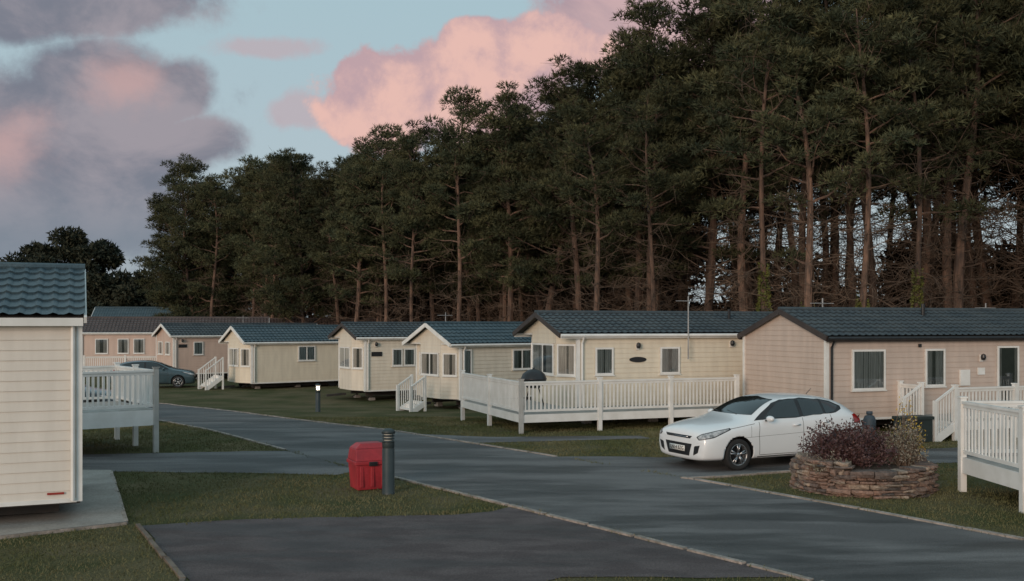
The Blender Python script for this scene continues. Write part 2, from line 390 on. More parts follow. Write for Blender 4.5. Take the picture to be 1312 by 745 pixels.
def x_c2(E,w,L,zb,ze,zr):
    mb=MB()
    n=20; vs=[(2.0+.29*math.cos(2*math.pi*k/n),-.035,1.9+.085*math.sin(2*math.pi*k/n)) for k in range(n)]
    vb=[(x,-.01,z) for x,y,z in vs]
    mb.add(vs+vb,[tuple(range(n))]+[(k,(k+1)%n,n+(k+1)%n,n+k) for k in range(n)],1)
    lampfix(mb,1.98,2.3); lampfix(mb,5.3,2.35)
    aerial(mb,3.62,-.26,1.9,3.85)
    mb.tube([(6,1.2,zr-.3),(6,1.2,zr+.2)],[.05,.05],10,1)
    mb.obj('fittings',FM,E)
def x_far(E,w,L,zb,ze,zr):
    mb=MB(); mb.box(.3,.8,-.04,-.014,1.55,1.75,1); lampfix(mb,.5,ze-.35); aerial(mb,L*.5,w/2,zr-.2,zr+.6)
    mb.obj('fittings',FM,E)
A=(.94,.341)
caravan((8.4,26.6),A,3.9,13,.42,2.66,3.34,M_beige,M_roof,wins=[(.8,1.9,1.2,2.3,dict(curt=.40)),(3.27,3.96,1.25,2.3),(8.2,9.6,1.2,2.3)],fasc=M_brown,bargem=M_brown,ov=.12,extra=x_c1)
B1=[(2,.12,1.9,1.42,2.38,dict(mull=1,curt=.38)),(3,.08,.78,1.42,2.38,dict(curt=.36)),(1,.08,.6,1.42,2.38,dict())]
caravan((1.97,29.85),A,3.7,10,.45,2.70,3.28,M_cream,M_roof,bay=.35,ov=.3,wins=[(.56,1.16,1.45,2.28,dict(curt=.38)),(2.76,3.44,1.45,2.28,dict(curt=.38)),(6.4,7.3,1.45,2.28)],bwins=B1,bargem=M_brown,extra=x_c2)
caravan((-2.0,38.6),(.8,.6),3.2,10,.05,2.24,2.95,M_cream2,M_roofteal,bay=.35,ov=.25,wins=[(.12,.5,.15,2.0),(2.5,3.46,1.15,1.97,dict(mull=1)),(5.6,6.4,1.2,1.97)],bwins=[(2,.1,1.4,.95,1.85,dict(mull=1)),(3,.1,.72,.95,1.85,dict()),(1,.1,.6,.95,1.85,dict())])
caravan((-6.5,44),(.866,.5),3.2,9.5,.02,2.41,2.95,M_cream2,M_roof,bay=.3,ov=.2,wins=[(1.28,1.78,1.1,1.88),(1.85,2.4,1.1,1.88),(5,6,1.1,1.88)],bwins=[(2,.1,1.4,1.0,1.95,dict(mull=1)),(3,.1,.72,1.0,1.95,dict())],bargem=M_brown,extra=x_far)
caravan((-13.6,52),(.8,.6),3.2,9.5,-.12,2.06,2.80,M_cream,M_roofteal,bay=.3,ov=.2,wins=[(2.6,3.6,1.0,1.8,dict(mull=1)),(6,7,1.0,1.8)],bwins=[(2,.1,1.4,.75,1.7,dict(mull=1)),(3,.1,.72,.75,1.7,dict())])
caravan((-20.4,60),(.8,.6),3.2,10,-.05,2.30,2.92,M_pink,M_roof,wins=[(1.2,1.8,1.1,1.9),(4,5,1.1,1.9)],gwins=[(.4,1.3,1.1,1.9),(1.8,2.7,1.1,1.9)],extra=x_far)
caravan((-28.6,66),(.97,.24),3.6,12,-.05,2.45,3.35,M_pink,M_roofbr,wins=[(.9,1.7,1.0,2.0),(2.3,3.0,1.0,2.0),(3.3,4.0,1.0,2.0),(5.4,6.4,1.0,2.0)])
caravan((-20.5,73),(.97,.24),3.6,16,-.05,2.5,3.3,M_cream2,M_roofbr,wins=[(3,4,1,2),(8,9,1,2)])
caravan((-40,62),(.97,.24),3.6,10,-.05,2.4,3.2,M_cream2,M_roof,wins=[(3,4,1,2),(7,8,1,2)])
caravan((-37,88),(.98,.2),4,10,.3,3.4,4.4,M_cream2,M_roofteal,wins=[(3,4,1,2)],ground=-.45)
Al=(.917,.4); LL=9.0
cl=(-6.48-Al[0]*LL,14.95-Al[1]*LL)
def x_l(E,w,L,zb,ze,zr):
    mb=MB(); mb.box(L-.45,L-.22,-.03,-.014,zb+.1,zb+.13,1)
    mb.tube([(L-.10,-.06,zb),(L-.10,-.06,ze-.1)],[.03,.03],8,0)
    mb.obj('fittings',[M_white,mat('red_reflector',(.35,.03,.02)),M_chassis],E)
caravan(cl,Al,3.7,LL,.36,3.12,3.86,M_white_s,M_roofteal,wins=[(2,3.2,1.5,2.6)],ov=.12,ovr=.07,extra=x_l,gutter=False,ground=.05,bt=.10)

# ------------------------------------------------------------ decks
def rail(mb,p0,p1,zf,hr,gfun,posts=None,sp=.115):
    d=Vector((p1[0]-p0[0],p1[1]-p0[1])); L=d.length; d/=L; n=Vector((d.y,-d.x))
    mb.obox(p0,d,n,0,L,-.045,.045,zf+hr-.045,zf+hr,0)
    mb.obox(p0,d,n,0,L,-.02,.02,zf+hr-.11,zf+hr-.047,0)
    mb.obox(p0,d,n,0,L,-.02,.02,zf+.07,zf+.13,0)
    k=int(L/sp)
    for i in range(1,k):
        s=L*i/k; mb.obox(p0,d,n,s-.022,s+.022,-.012,.012,zf+.131,zf+hr-.111,0)
    posts=posts or [0,L]
    for s in posts:
        q=(p0[0]+d.x*s,p0[1]+d.y*s); g=gfun(q[1])
        mb.obox(q,d,n,-.055,.055,-.055,.055,g,zf+hr+.05,0)
        mb.obox(q,d,n,-.07,.07,-.07,.07,zf+hr+.051,zf+hr+.08,0)
def deck(loc,A,rects,zf,fasc,rails,bil=.24):
    E=empty('raised_deck',(loc[0],loc[1],0),math.atan2(A[1],A[0]))
    ang=math.atan2(A[1],A[0])
    def g(ly,lx=0): return h(loc[1]+ly*math.cos(ang))
    mb=MB()
    for (x0,x1,y0,y1) in rects:
        y=y0
        while y<y1-.01:
            mb.box(x0,x1,y,min(y+.138,y1),zf-.03,zf-random.uniform(0,.002),1); y+=.145
    for (x0,x1,y0,y1) in fasc: mb.box(x0,x1,y0,y1,zf-bil,zf-.003,0)
    mb.obj('platform',[M_white,M_deck],E)
    mr=MB()
    for (p0,p1,hr,posts) in rails: rail(mr,p0,p1,zf,hr,lambda y:g(y)-.03,posts)
    mr.obj('railings',[M_white],E)
    return E
M_deck=mat('deck_boards',(.42,.40,.37),(.30,.28,.26),rough=.7)
deck((.25,27.1),A,[(0,6.85,0,1.85),(0,2.1,1.86,5.4)],.52,[(-.03,6.85,-.03,0),(-.03,0,.0,5.4)],
     [((0,0),(6.85,0),.9,[0,2.35,4.6,6.8]),((0,0),(0,5.4),.9,[0,2.7,5.4])],.22)
deck((-8.3,23.2),(.8,.6),[(-5,0,0,3.2)],1.0,[(-5,.03,-.03,0),(.0,.03,.0,3.2)],
     [((-5,0),(0,0),.92,[5,2.6]),((0,0),(0,3.2),.92,[0,1.6,3.2]),((-5,3.2),(0,3.2),.92,[2.5])],.36)
deck((11.35,25.5),A,[(0,6,0,2.0)],.48,[(0,6,-.03,0),(-.03,0,0,2.0)],
     [((0,0),(6,0),.88,[0,2,4,6]),((0,1.2),(0,2.0),.88,[0,.8])],.22)
deck((8.05,17.8),(1,.04),[(0,5,-6,0)],.62,[(-.03,0,-6,0),(0,5,0,.03)],
     [((0,-6),(0,0),1.0,[0,2,4,6]),((0,0),(5,0),1.0,[1.7,3.4,5])],.28)
def steps(loc,A,w,n,top,g=0):
    E=empty('entrance_steps',(loc[0],loc[1],0),math.atan2(A[1],A[0])); mb=MB()
    r=(top-g)/(n+1)
    for i in range(n):
        z=top-r*(i+1); x=-.27*(i+1)
        mb.box(x,x+.28,0,w,z-.04,z,0); mb.box(x+.25,x+.275,0,w,z-.001,z+r-.04,0)
    x=-.27*n-.1
    for y in (-.03,w+.03):
        mb.beam((0,y,top-.1),(x,y,g+.02),.04,.2,0)
        mb.box(-.04,.04,y-.04,y+.04,g,top+.95,0); mb.box(x-.04,x+.04,y-.04,y+.04,g,g+1.05,0)
        mb.beam((0,y,top+.9),(x,y,g+1.0),.06,.05,0)
        for k in range(1,7):
            t=k/7; mb.beam((x*t,y,top+(g-top)*t+.1),(x*t,y,top+.88+(g+.1-top)*t),.03,.03,0)
    mb.obj('treads_and_rails',[M_white],E)
steps((11.32,25.5),A,1.1,2,.48,g=0)
steps((-3.3,37.6),(.8,.6),.9,2,.1,g=-.38)
steps((-15.2,52.3),(.8,.6),1.0,3,.3,g=-.45)
deck((-27.6,64.2),(.97,.24),[(0,5,0,1.7)],-.02,[(0,5,-.03,0)],[((0,0),(5,0),.9,[0,2.5,5])],.2)

# ------------------------------------------------------------ cars
M_tyre=mat('tyre_rubber',(.015,.015,.016),(.022,.022,.022),rough=.85)
M_alloy=mat('alloy_wheel',(.45,.46,.48),(.38,.39,.4),rough=.3,metal=.9)
M_cglass=mat('car_glass',(.012,.015,.017),(.015,.018,.02),rough=.04,spec=.9)
M_chead=mat('headlamp',(.50,.52,.54),(.16,.17,.18),rough=.08,spec=.8,scale=14)
M_ctail=mat('tail_lamp',(.35,.015,.012),rough=.15)
M_chrome=mat('chrome',(.6,.6,.62),rough=.15,metal=1)
M_plate=mat('number_plate_white',(.75,.75,.72),rough=.4)
M_seam=mat('panel_gap',(.03,.03,.03),rough=.8)
def car(origin,d,paint,gz,plate=None):
    R=[
    (0.0,[(.60,.22),(.68,.28),(.74,.44),(.73,.58),(.66,.69),(.47,.735),(.25,.75),(0,.755)]),
    (.10,[(.72,.18),(.80,.27),(.85,.46),(.84,.66),(.76,.765),(.52,.82),(.26,.845),(0,.855)]),
    (.40,[(.78,.17),(.885,.27),(.908,.5),(.897,.74),(.82,.845),(.56,.91),(.29,.935),(0,.945)]),
    (.87,[(.80,.17),(.897,.26),(.917,.52),(.905,.81),(.84,.91),(.58,.975),(.3,1.0),(0,1.01)]),
    (1.20,[(.80,.17),(.895,.25),(.912,.52),(.905,.84),(.855,.945),(.71,1.01),(.4,1.05),(0,1.07)]),
    (1.66,[(.80,.17),(.895,.24),(.910,.52),(.908,.865),(.868,.965),(.725,1.21),(.60,1.27),(0,1.315)]),
    (2.10,[(.80,.17),(.895,.24),(.910,.52),(.912,.88),(.872,.98),(.675,1.36),(.56,1.42),(0,1.465)]),
    (2.65,[(.80,.17),(.895,.24),(.912,.52),(.917,.895),(.872,.995),(.665,1.395),(.56,1.45),(0,1.492)]),
    (3.20,[(.80,.17),(.895,.25),(.917,.54),(.920,.92),(.870,1.02),(.650,1.365),(.55,1.425),(0,1.465)]),
    (3.70,[(.79,.19),(.89,.28),(.912,.56),(.912,.95),(.855,1.06),(.635,1.275),(.54,1.345),(0,1.395)]),
    (4.02,[(.76,.22),(.87,.31),(.895,.56),(.888,.94),(.815,1.06),(.62,1.165),(.52,1.225),(0,1.265)]),
    (4.20,[(.72,.25),(.83,.33),(.868,.56),(.855,.89),(.79,.99),(.64,1.035),(.54,1.06),(0,1.08)]),
    (4.33,[(.68,.27),(.78,.34),(.82,.54),(.81,.80),(.74,.90),(.56,.94),(.35,.955),(0,.965)]),
    (4.38,[(.6,.28),(.70,.35),(.76,.5),(.74,.70),(.66,.80),(.46,.83),(.25,.84),(0,.845)])]
    E=empty('parked_car',(origin[0],origin[1],gz),math.atan2(d[1],d[0]))
    mb=MB(); n=15
    for x,r in R:
        for (y,z) in r[:7]: mb.v.append((x,-y,z))
        mb.v.append((x,0,r[7][1]))
        for (y,z) in r[:7][::-1]: mb.v.append((x,y,z))
    for i in range(len(R)-1):
        for k in range(n):
            k2=(k+1)%n; mb.f.append((i*n+k,i*n+k2,(i+1)*n+k2,(i+1)*n+k)); mb.m.append(0)
    mb.f.append(tuple(range(n))[::-1]); mb.m.append(0)
    mb.f.append(tuple((len(R)-1)*n+k for k in range(n))); mb.m.append(0)
    body=mb.obj('body_tmp',[paint,M_black],None,True,fixn=True)
    ss=body.modifiers.new('s','SUBSURF'); ss.levels=3; ss.render_levels=3
    dg=bpy.context.evaluated_depsgraph_get(); dg.update()
    ev=body.evaluated_get(dg); me0=bpy.data.meshes.new_from_object(ev)
    bvh=BVHTree.FromPolygons([v.co.copy() for v in me0.vertices],[tuple(p.vertices) for p in me0.polygons])
    cut=MB()
    for wx in (.87,3.52):
        for sy in (-1,1): cut.tube([(wx,sy*.6,.33),(wx,sy*1.2,.33)],[.365,.365],40)
    co=cut.obj('cut_tmp',[M_black],None,fixn=True)
    bo=body.modifiers.new('b','BOOLEAN'); bo.operation='DIFFERENCE'; bo.object=co; bo.solver='EXACT'
    dg=bpy.context.evaluated_depsgraph_get(); dg.update()
    me=bpy.data.meshes.new_from_object(body.evaluated_get(dg)); me.name='body_shell'
    if len(me.materials)<2: me.materials.append(M_black)
    for p in me.polygons:
        c=p.center
        ins=any(math.hypot(c.x-wx,c.z-.33)<.372 for wx in (.87,3.52)) and abs(c.y)>.59
        p.material_index=1 if ins else 0
        p.use_smooth=not ins
    bpy.data.objects.remove(body); bpy.data.objects.remove(co)
    o=bpy.data.objects.new('body_shell',me); link(o); o.parent=E
    def patch(poly,mode,off,m,mbx,cell=.0125,mirror=True):
        us=[p[0] for p in poly]; zs=[p[1] for p in poly]
        u0,u1,z0,z1=min(us),max(us),min(zs),max(zs)
        nu=max(2,int((u1-u0)/cell)); nz=max(2,int((z1-z0)/cell))
        q=1/math.sqrt(2)
        def cast(u,z):
            if mode=='side': o_,dr=Vector((u,-2,z)),Vector((0,1,0))
            elif mode=='front': o_,dr=Vector((-2,u,z)),Vector((1,0,0))
            else: o_,dr=Vector((u*q-2*q,-u*q-2*q,z)),Vector((q,q,0))
            hit,nr,_,_=bvh.ray_cast(o_,dr)
            if hit is None: return None
            if nr.dot(dr)>0: nr=-nr
            return hit+nr*off
        rows=[]
        for j in range(nz+1):
            z=z0+(z1-z0)*j/nz; zz_=min(max(z,z0+1e-5),z1-1e-5); xs=[]
            for i in range(len(poly)):
                a=poly[i]; b=poly[(i+1)%len(poly)]
                if (a[1]>zz_)!=(b[1]>zz_): xs.append(a[0]+(b[0]-a[0])*(zz_-a[1])/(b[1]-a[1]))
            xs.sort(); rows.append((z,xs[0],xs[-1]) if len(xs)>=2 else None)
        for sgn in ((1,-1) if mirror else (1,)):
            prev=None
            for rw in rows:
                cur=None
                if rw:
                    cur=[cast(rw[1]+(rw[2]-rw[1])*i/nu,rw[0]) for i in range(nu+1)]
                    if sgn<0: cur=[Vector((p.x,-p.y,p.z)) if p else None for p in cur]
                if prev and cur:
                    for i in range(nu):
                        qd=[prev[i],prev[i+1],cur[i+1],cur[i]]
                        if all(p is not None for p in qd) and max((qd[0]-qd[2]).length,(qd[1]-qd[3]).length)<.15: mbx.add(qd,[(0,1,2,3)],m)
                prev=cur
    pb=MB()
    patch([(1.32,.985),(1.58,1.14),(1.92,1.32),(2.2,1.39),(2.7,1.408),(3.2,1.37),(3.52,1.31),(3.78,1.20),(3.74,1.14),(3.5,1.07),(2.6,1.005)],'side',.003,1,pb)
    patch([(1.56,1.015),(1.74,1.15),(2.02,1.315),(2.25,1.365),(2.50,1.378),(2.50,1.02)],'side',.006,0,pb)
    patch([(2.60,1.025),(2.60,1.38),(2.95,1.368),(3.17,1.348),(3.17,1.055)],'side',.006,0,pb)
    patch([(3.24,1.065),(3.24,1.335),(3.48,1.285),(3.68,1.20),(3.50,1.10)],'side',.006,0,pb)
    patch([(-.66,1.09),(0,1.12),(.66,1.09),(.52,1.385),(0,1.425),(-.52,1.385)],'front',.004,0,pb,mirror=False)
    patch([(-.40,.645),(.40,.645),(.46,.70),(-.46,.70)],'front',.004,1,pb,mirror=False)
    patch([(-.46,.54),(.46,.54),(.36,.29),(-.36,.29)],'front',.004,1,pb,mirror=False)
    patch([(.54,.50),(.70,.53),(.64,.37),(.50,.31)],'front',.004,1,pb); patch([(-.54,.50),(-.70,.53),(-.64,.37),(-.50,.31)],'front',.004,1,pb,mirror=False)
    patch([(.44,.69),(.50,.63),(.80,.685),(1.10,.835),(1.07,.865),(.80,.815),(.55,.755)],'diag',.004,1,pb)
    patch([(.47,.69),(.52,.645),(.79,.70),(1.06,.832),(1.05,.85),(.80,.80),(.56,.742)],'diag',.008,2,pb)
    patch([(4.00,.84),(4.22,.82),(4.24,.93),(4.12,1.03),(3.98,1.02)],'side',.006,3,pb)
    patch([(1.35,.245),(3.1,.245),(3.1,.262),(1.35,.262)],'side',.004,1,pb)
    def ribbon(pts,w=.010,m=4,off=.002):
        for i in range(len(pts)-1):
            a=Vector(pts[i]);b=Vector(pts[i+1]); dd=(b-a).normalized(); nn_=Vector((-dd.y,dd.x))*w/2; K=max(2,int((b-a).length/.04))
            for sgn in (1,-1):
                pr=None
                for k in range(K+1):
                    c=a+(b-a)*k/K; e=[]
                    for s_ in (-1,1):
                        q=c+nn_*s_; hit,nr,_,_=bvh.ray_cast(Vector((q.x,-2,q.y)),Vector((0,1,0)))
                        if hit is None: e=None; break
                        if nr.y>0: nr=-nr
                        p=hit+nr*off; e.append(Vector((p.x,p.y*sgn,p.z)))
                    if pr and e: pb.add([pr[0],pr[1],e[1],e[0]],[(0,1,2,3)],m)
                    pr=e
    ribbon([(1.40,.30),(1.38,.7),(1.42,.96)]); ribbon([(2.55,.27),(2.56,1.01)]); ribbon([(3.12,.30),(3.20,.62),(3.36,.80),(3.34,1.04)])
    ribbon([(1.40,.29),(3.12,.29)]); ribbon([(.55,.83),(.9,.875),(1.3,.93)],.008); ribbon([(1.0,.66),(2.4,.70),(3.9,.78)],.005)
    ribbon([(1.2,.92),(1.18,.66)],.006)
    pb.obj('glass_and_lamps',[M_cglass,M_black,M_chead,M_ctail,M_seam],E,True)
    wb=MB()
    for wx in (.87,3.52):
        for sy in (-1,1):
            c=(wx,0,.32)
            f=lambda v:sy*v
            wb.lathe([(.205,f(.87)),(.235,f(.895)),(.29,f(.90)),(.315,f(.885)),(.322,f(.86)),(.322,f(.72)),(.30,f(.69)),(.2,f(.68))],c,36,0,'y')
            wb.lathe([(.225,f(.885)),(.212,f(.892)),(.203,f(.88)),(.19,f(.80)),(.19,f(.70))],c,32,1,'y')
            wb.lathe([(.2,f(.79)),(0.001,f(.79))],c,20,2,'y')
            wb.lathe([(.0001,f(.885)),(.04,f(.882)),(.05,f(.86)),(.05,f(.8))],c,16,1,'y')
            for k in range(5):
                for dl in (-.16,.16):
                    t=2*math.pi*k/5+.3; t2=t+dl*1.0
                    p=(c[0]+.04*math.cos(t),f(.868),c[2]+.04*math.sin(t)); q=(c[0]+.205*math.cos(t2),f(.875),c[2]+.205*math.sin(t2))
                    wb.beam(p,q,.026,.028,1,up=(0,1,0))
    wb.obj('wheels',[M_tyre,M_alloy,M_black],E,True)
    db=MB()
    for sy in (-1,1):
        N1,N2=10,8; b=[]
        for i in range(N2+1):
            ph=math.pi*i/N2
            for k in range(N1):
                t=2*math.pi*k/N1; b.append((1.60+.075*math.sin(ph)*math.cos(t),sy*(.985+.105*math.cos(ph)),1.03+.065*math.sin(ph)*math.sin(t)))
        db.add(b,[(i*N1+k,i*N1+(k+1)%N1,(i+1)*N1+(k+1)%N1,(i+1)*N1+k) for i in range(N2) for k in range(N1)],0)
        db.beam((1.60,sy*.86,.985),(1.60,sy*.95,1.0),.06,.03,1)
        for hx,hz in ((2.36,.865),(3.14,.89)):
            db.beam((hx-.09,sy*.925,hz),(hx+.09,sy*.928,hz+.005),.025,.03,0)
    db.box(-.028,-.012,-.26,.26,.375,.487,2)
    db.box(-.010,.002,-.36,.36,.667,.676,3)
    db.tube([(3.45,0,1.43),(3.6,0,1.55)],[.008,.004],6,1)
    for y in (-.35,.15): db.beam((1.24,y,1.09),(1.33,y+.42,1.14),.015,.012,1)
    db.obj('trim',[paint,M_black,M_plate,M_chrome],E,True)
    if plate:
        cu=bpy.data.curves.new('plate_text','FONT'); cu.body=plate; cu.size=.105; cu.align_x='CENTER'; cu.align_y='CENTER'; cu.extrude=.001; cu.offset=.001
        to=bpy.data.objects.new('plate_text',cu); link(to); to.parent=E
        to.matrix_local=Matrix(((0,0,-1,-.031),(-1,0,0,0),(0,1,0,.431),(0,0,0,1)))
        cu.materials.append(M_black)
    return E
P_white=mat('car_paint_white',(.78,.80,.82),(.74,.76,.78),rough=.25,coat=.6,scale=1)
P_blue=mat('car_paint_slate_blue',(.035,.065,.08),(.045,.075,.09),rough=.25,coat=.6)
P_navy=mat('car_paint_dark_grey',(.02,.028,.035),(.025,.033,.04),rough=.25,coat=.6)
car((3.45,20.69),(.9,.436),P_white,.010,'LN14 BZG')
car((-17.3,54.5),(-.96,-.25),P_blue,-.44)
car((-12.9,33.2),(-.96,-.2),P_navy,-.16)

# ------------------------------------------------------------ street furniture
M_red=mat('red_plastic',(.40,.030,.040),(.29,.022,.030),rough=.5,scale=3,fine=.1,bscale=20)
def red_bin(loc,ang):
    E=empty('red_grit_bin',(*loc,0),ang); mb=MB()
    def frust(x0,x1,y0,y1,z0,X0,X1,Y0,Y1,z1,m=0):
        mb.add([(x0,y0,z0),(x1,y0,z0),(x1,y1,z0),(x0,y1,z0),(X0,Y0,z1),(X1,Y0,z1),(X1,Y1,z1),(X0,Y1,z1)],[(0,3,2,1),(4,5,6,7),(0,1,5,4),(1,2,6,5),(2,3,7,6),(3,0,4,7)],m)
    frust(-.27,.27,-.23,.23,.01,-.30,.30,-.26,.26,.46)
    frust(-.325,.325,-.285,.285,.462,-.325,.325,-.285,.285,.53)
    frust(-.31,.31,-.27,.27,.532,-.28,.29,-.16,.25,.74)
    frust(-.28,.29,-.155,.25,.742,-.17,.24,-.06,.20,.83)
    for x in (-.2,0,.2): mb.box(x-.035,x+.035,-.265,-.225,.06,.44,0)
    mb.box(-.08,.08,-.31,-.286,.44,.52,1)
    mb.obj('bin_body',[M_red,M_black],E,bevel=.03)
red_bin((-2.62,18.15),.45)
M_boll=mat('bollard_paint',(.022,.034,.038),(.035,.047,.05),rough=.5)
def bollard(loc,H,lit,r=.105):
    E=empty('bollard_light',loc,0); mb=MB()
    mb.lathe([(r*1.05,0),(r*1.05,.03),(r,.035),(r,H-.36),(r*.93,H-.35),(r*.93,H-.33),(r,H-.32),(r,H-.24)],(0,0,0),24,0)
    mb.lathe([(r*.72,H-.24),(r*.72,H-.08)],(0,0,0),20,1)
    for k in range(3): z=H-.235+k*.05; mb.lathe([(r*.72,z),(r*1.0,z),(r*1.0,z+.02),(r*.72,z+.03)],(0,0,0),24,0)
    mb.lathe([(r*.7,H-.085),(r*1.08,H-.085),(r*1.1,H-.05),(r*.95,H-.02),(r*.5,H),(0.0001,H+.005)],(0,0,0),24,0)
    mb.obj('post',[M_boll,lit],E,True)
bollard((-2.18,17.55,0),1.15,M_lampglass,.11)
M_lit=bpy.data.materials.new('lamp_lit'); M_lit.use_nodes=True
pn=M_lit.node_tree.nodes['Principled BSDF']; pn.inputs['Emission Color'].default_value=(1,.85,.65,1); pn.inputs['Emission Strength'].default_value=8
bollard((-7.25,37.2,h(37.2)),1.05,M_lit,.09)
E=empty('kettle_barbecue',(0.62,28.35,.52)); E.scale=(1.22,1.22,1.28); mb=MB()
mb.lathe([(.0001,.50),(.15,.51),(.27,.60),(.30,.70),(.31,.705),(.30,.72),(.26,.82),(.15,.90),(.03,.93),(.03,.96),(.0001,.965)],(0,0,0),24,0)
for k in range(3):
    t=2.1*k+.4; mb.tube([(.12*math.cos(t),.12*math.sin(t),.52),(.3*math.cos(t),.3*math.sin(t),0)],[.015,.015],6,0)
mb.obj('kettle',[M_black],E,True)
E=empty('storage_box',(10.15,25.2,0),.35); mb=MB(); mb.box(-.42,.42,-.22,.22,.02,.58,0); mb.box(-.45,.45,-.25,.25,.582,.66,0); mb.box(-.1,.1,-.265,-.25,.5,.56,1)
mb.obj('box',[mat('green_plastic',(.02,.03,.028)),M_black],E,bevel=.02)
for gx,gy in ((12.4,27.0),(9.3,25.9)):
    E=empty('gas_bottle',(gx,gy,0)); mb=MB(); mb.lathe([(.15,0),(.16,.05),(.16,.5),(.12,.6),(.05,.63),(.08,.64),(.08,.72),(.0001,.72)],(0,0,0),20,0)
    mb.obj('cylinder_shell',[mat('gas_bottle_paint',(.05,.07,.09))],E,True)

# ------------------------------------------------------------ stone planter
M_stone=mat('planter_sandstone',(.27,.165,.125),(.13,.10,.085),rough=.95,scale=2.2,detail=8,bump=1,bscale=18,fine=.35)
M_stone2=mat('planter_stone_pale',(.34,.26,.20),(.20,.16,.13),rough=.95,scale=3,bump=1,bscale=18,fine=.35)
M_stone3=mat('planter_stone_dark',(.14,.10,.085),(.08,.07,.065),rough=.95,scale=3,bump=1,bscale=18,fine=.35)
M_soil=mat('soil',(.03,.022,.016),(.05,.036,.026),rough=1,bump=1,bscale=20)
E=empty('stone_planter',(6.42,18.2,0)); mb=MB(); Rp=1.20
def stone(a0,a1,r0,r1,z0,z1,m,tilt=0):
    vs=[]; K=5
    for j,zc in enumerate((z0,(z0+z1)/2,z1)):
        ring=[(r0,a0),(r0,a1)]
        for k in range(K):
            t=1-k/(K-1); bul=(1-abs(2*t-1)**3)*.03+(.02 if j==1 else 0)
            ring.append((r1-.02+bul+random.uniform(-.018,.018),a0+(a1-a0)*t))
        for i,(rr,aa) in enumerate(ring):
            vs.append((rr*math.cos(aa),rr*math.sin(aa)*.92,zc+random.uniform(-.008,.008)+tilt*((aa-a0)/(a1-a0)-.5)))
    n=K+2
    fs=[tuple(range(n))[::-1],tuple(range(2*n,3*n))]
    for j in range(2):
        for k in range(n): fs.append((j*n+k,j*n+(k+1)%n,(j+1)*n+(k+1)%n,(j+1)*n+k))
    mb.add(vs,fs,m)
nsec=11
for sct in range(nsec):
    A0=2*math.pi*sct/nsec+random.uniform(-.08,.08); A1=2*math.pi*(sct+1)/nsec+.06
    z=-.01; top=.47+random.uniform(-.06,.06)
    while z<top:
        hc=random.choice([.04,.05,.06,.07,.09,.11]); 
        t=A0+random.uniform(-.05,.05)
        while t<A1:
            dt=random.uniform(.10,.42)/Rp
            stone(t+.006,t+dt-.006,Rp-.3,Rp+random.uniform(-.06,.06)+.05*(1-z/.5),z+random.uniform(.0,.008),z+hc-random.uniform(.004,.012),random.choice([0,0,0,1,2]),random.uniform(-.02,.02))
            t+=dt
        z+=hc
mb.obj('stones',[M_stone,M_stone2,M_stone3],E,bevel=.008,fixn=True)
z=.47
mb=MB(); mb.lathe([(Rp-.25,0),(Rp-.12,z-.08),(.6,z-.02),(.0001,z+.03)],(0,0,0),32); o=mb.obj('planting_soil',[M_soil],E,True)
M_purple=mat('purple_leaves',(.060,.026,.030),(.105,.055,.05),rough=.6,scale=5)
M_grey=mat('pale_leaves',(.30,.26,.22),(.16,.15,.10),rough=.8,scale=6)
M_yel=mat('yellow_flowers',(.55,.42,.05),(.5,.3,.08),rough=.7)
def bush(name,c,rad,nb,nl,mats,ll=.05,base=.4,seed=1,lean=(0,0),wild=.35):
    r=np.random.default_rng(seed); E=empty(name,(c[0],c[1],0)); mb=MB(); P=[];D=[]
    for i in range(nb):
        az=r.uniform(0,2*math.pi); el=math.acos(r.uniform(0.0,1)); k=r.uniform(.65,1.2)
        tip=Vector((rad[0]*k*math.sin(el)*math.cos(az)+lean[0],rad[1]*k*math.sin(el)*math.sin(az)+lean[1],base+rad[2]*k*(.15+.85*math.cos(el))))
        st=Vector((r.normal(0,.1),r.normal(0,.1),base-.05)); mid=st.lerp(tip,.5)+Vector((0,0,.1*rad[2]))
        mb.tube([st,mid,tip],[.010,.007,.003],4)
        for k2 in range(nl):
            t=r.uniform(.25,1.02); p=st.lerp(mid,t*2) if t<.5 else mid.lerp(tip,t*2-1)
            P.append(p+Vector(r.normal(0,wild*.12,3))); dv=Vector(r.normal(0,1,3))+Vector((tip-st))*1.0; D.append(dv.normalized())
    mb.obj('stems',[M_twig],E)
    P=np.array(P);D=np.array(D); n=len(P)
    tri_mesh('leaves',blades(P,D,r.uniform(.6,1.3,n)*ll,r.uniform(.5,.8,n)*ll),mats,E)
    return E
bush('purple_shrub',(6.1,18.1),(.80,.72,.72),200,60,[M_purple],.055,.42,3)
bush('purple_shrub',(6.55,18.5),(.55,.5,.58),120,45,[M_purple],.055,.42,5)
bush('wispy_plant',(7.08,18.0),(.42,.4,.85),75,26,[M_grey],.04,.42,8)
bush('flowering_plant',(7.38,18.55),(.34,.3,1.05),46,12,[M_yel],.045,.42,9)
bush('wispy_plant',(5.6,17.7),(.35,.3,.25),60,25,[M_grey],.04,.40,11)
bush('wild_shrub',(-11.7,30.6),(.5,.5,.55),90,40,[M_under],.08,0,12)
bush('wild_shrub',(-13.2,31.6),(.6,.5,.6),90,40,[M_under],.08,-.1,13)

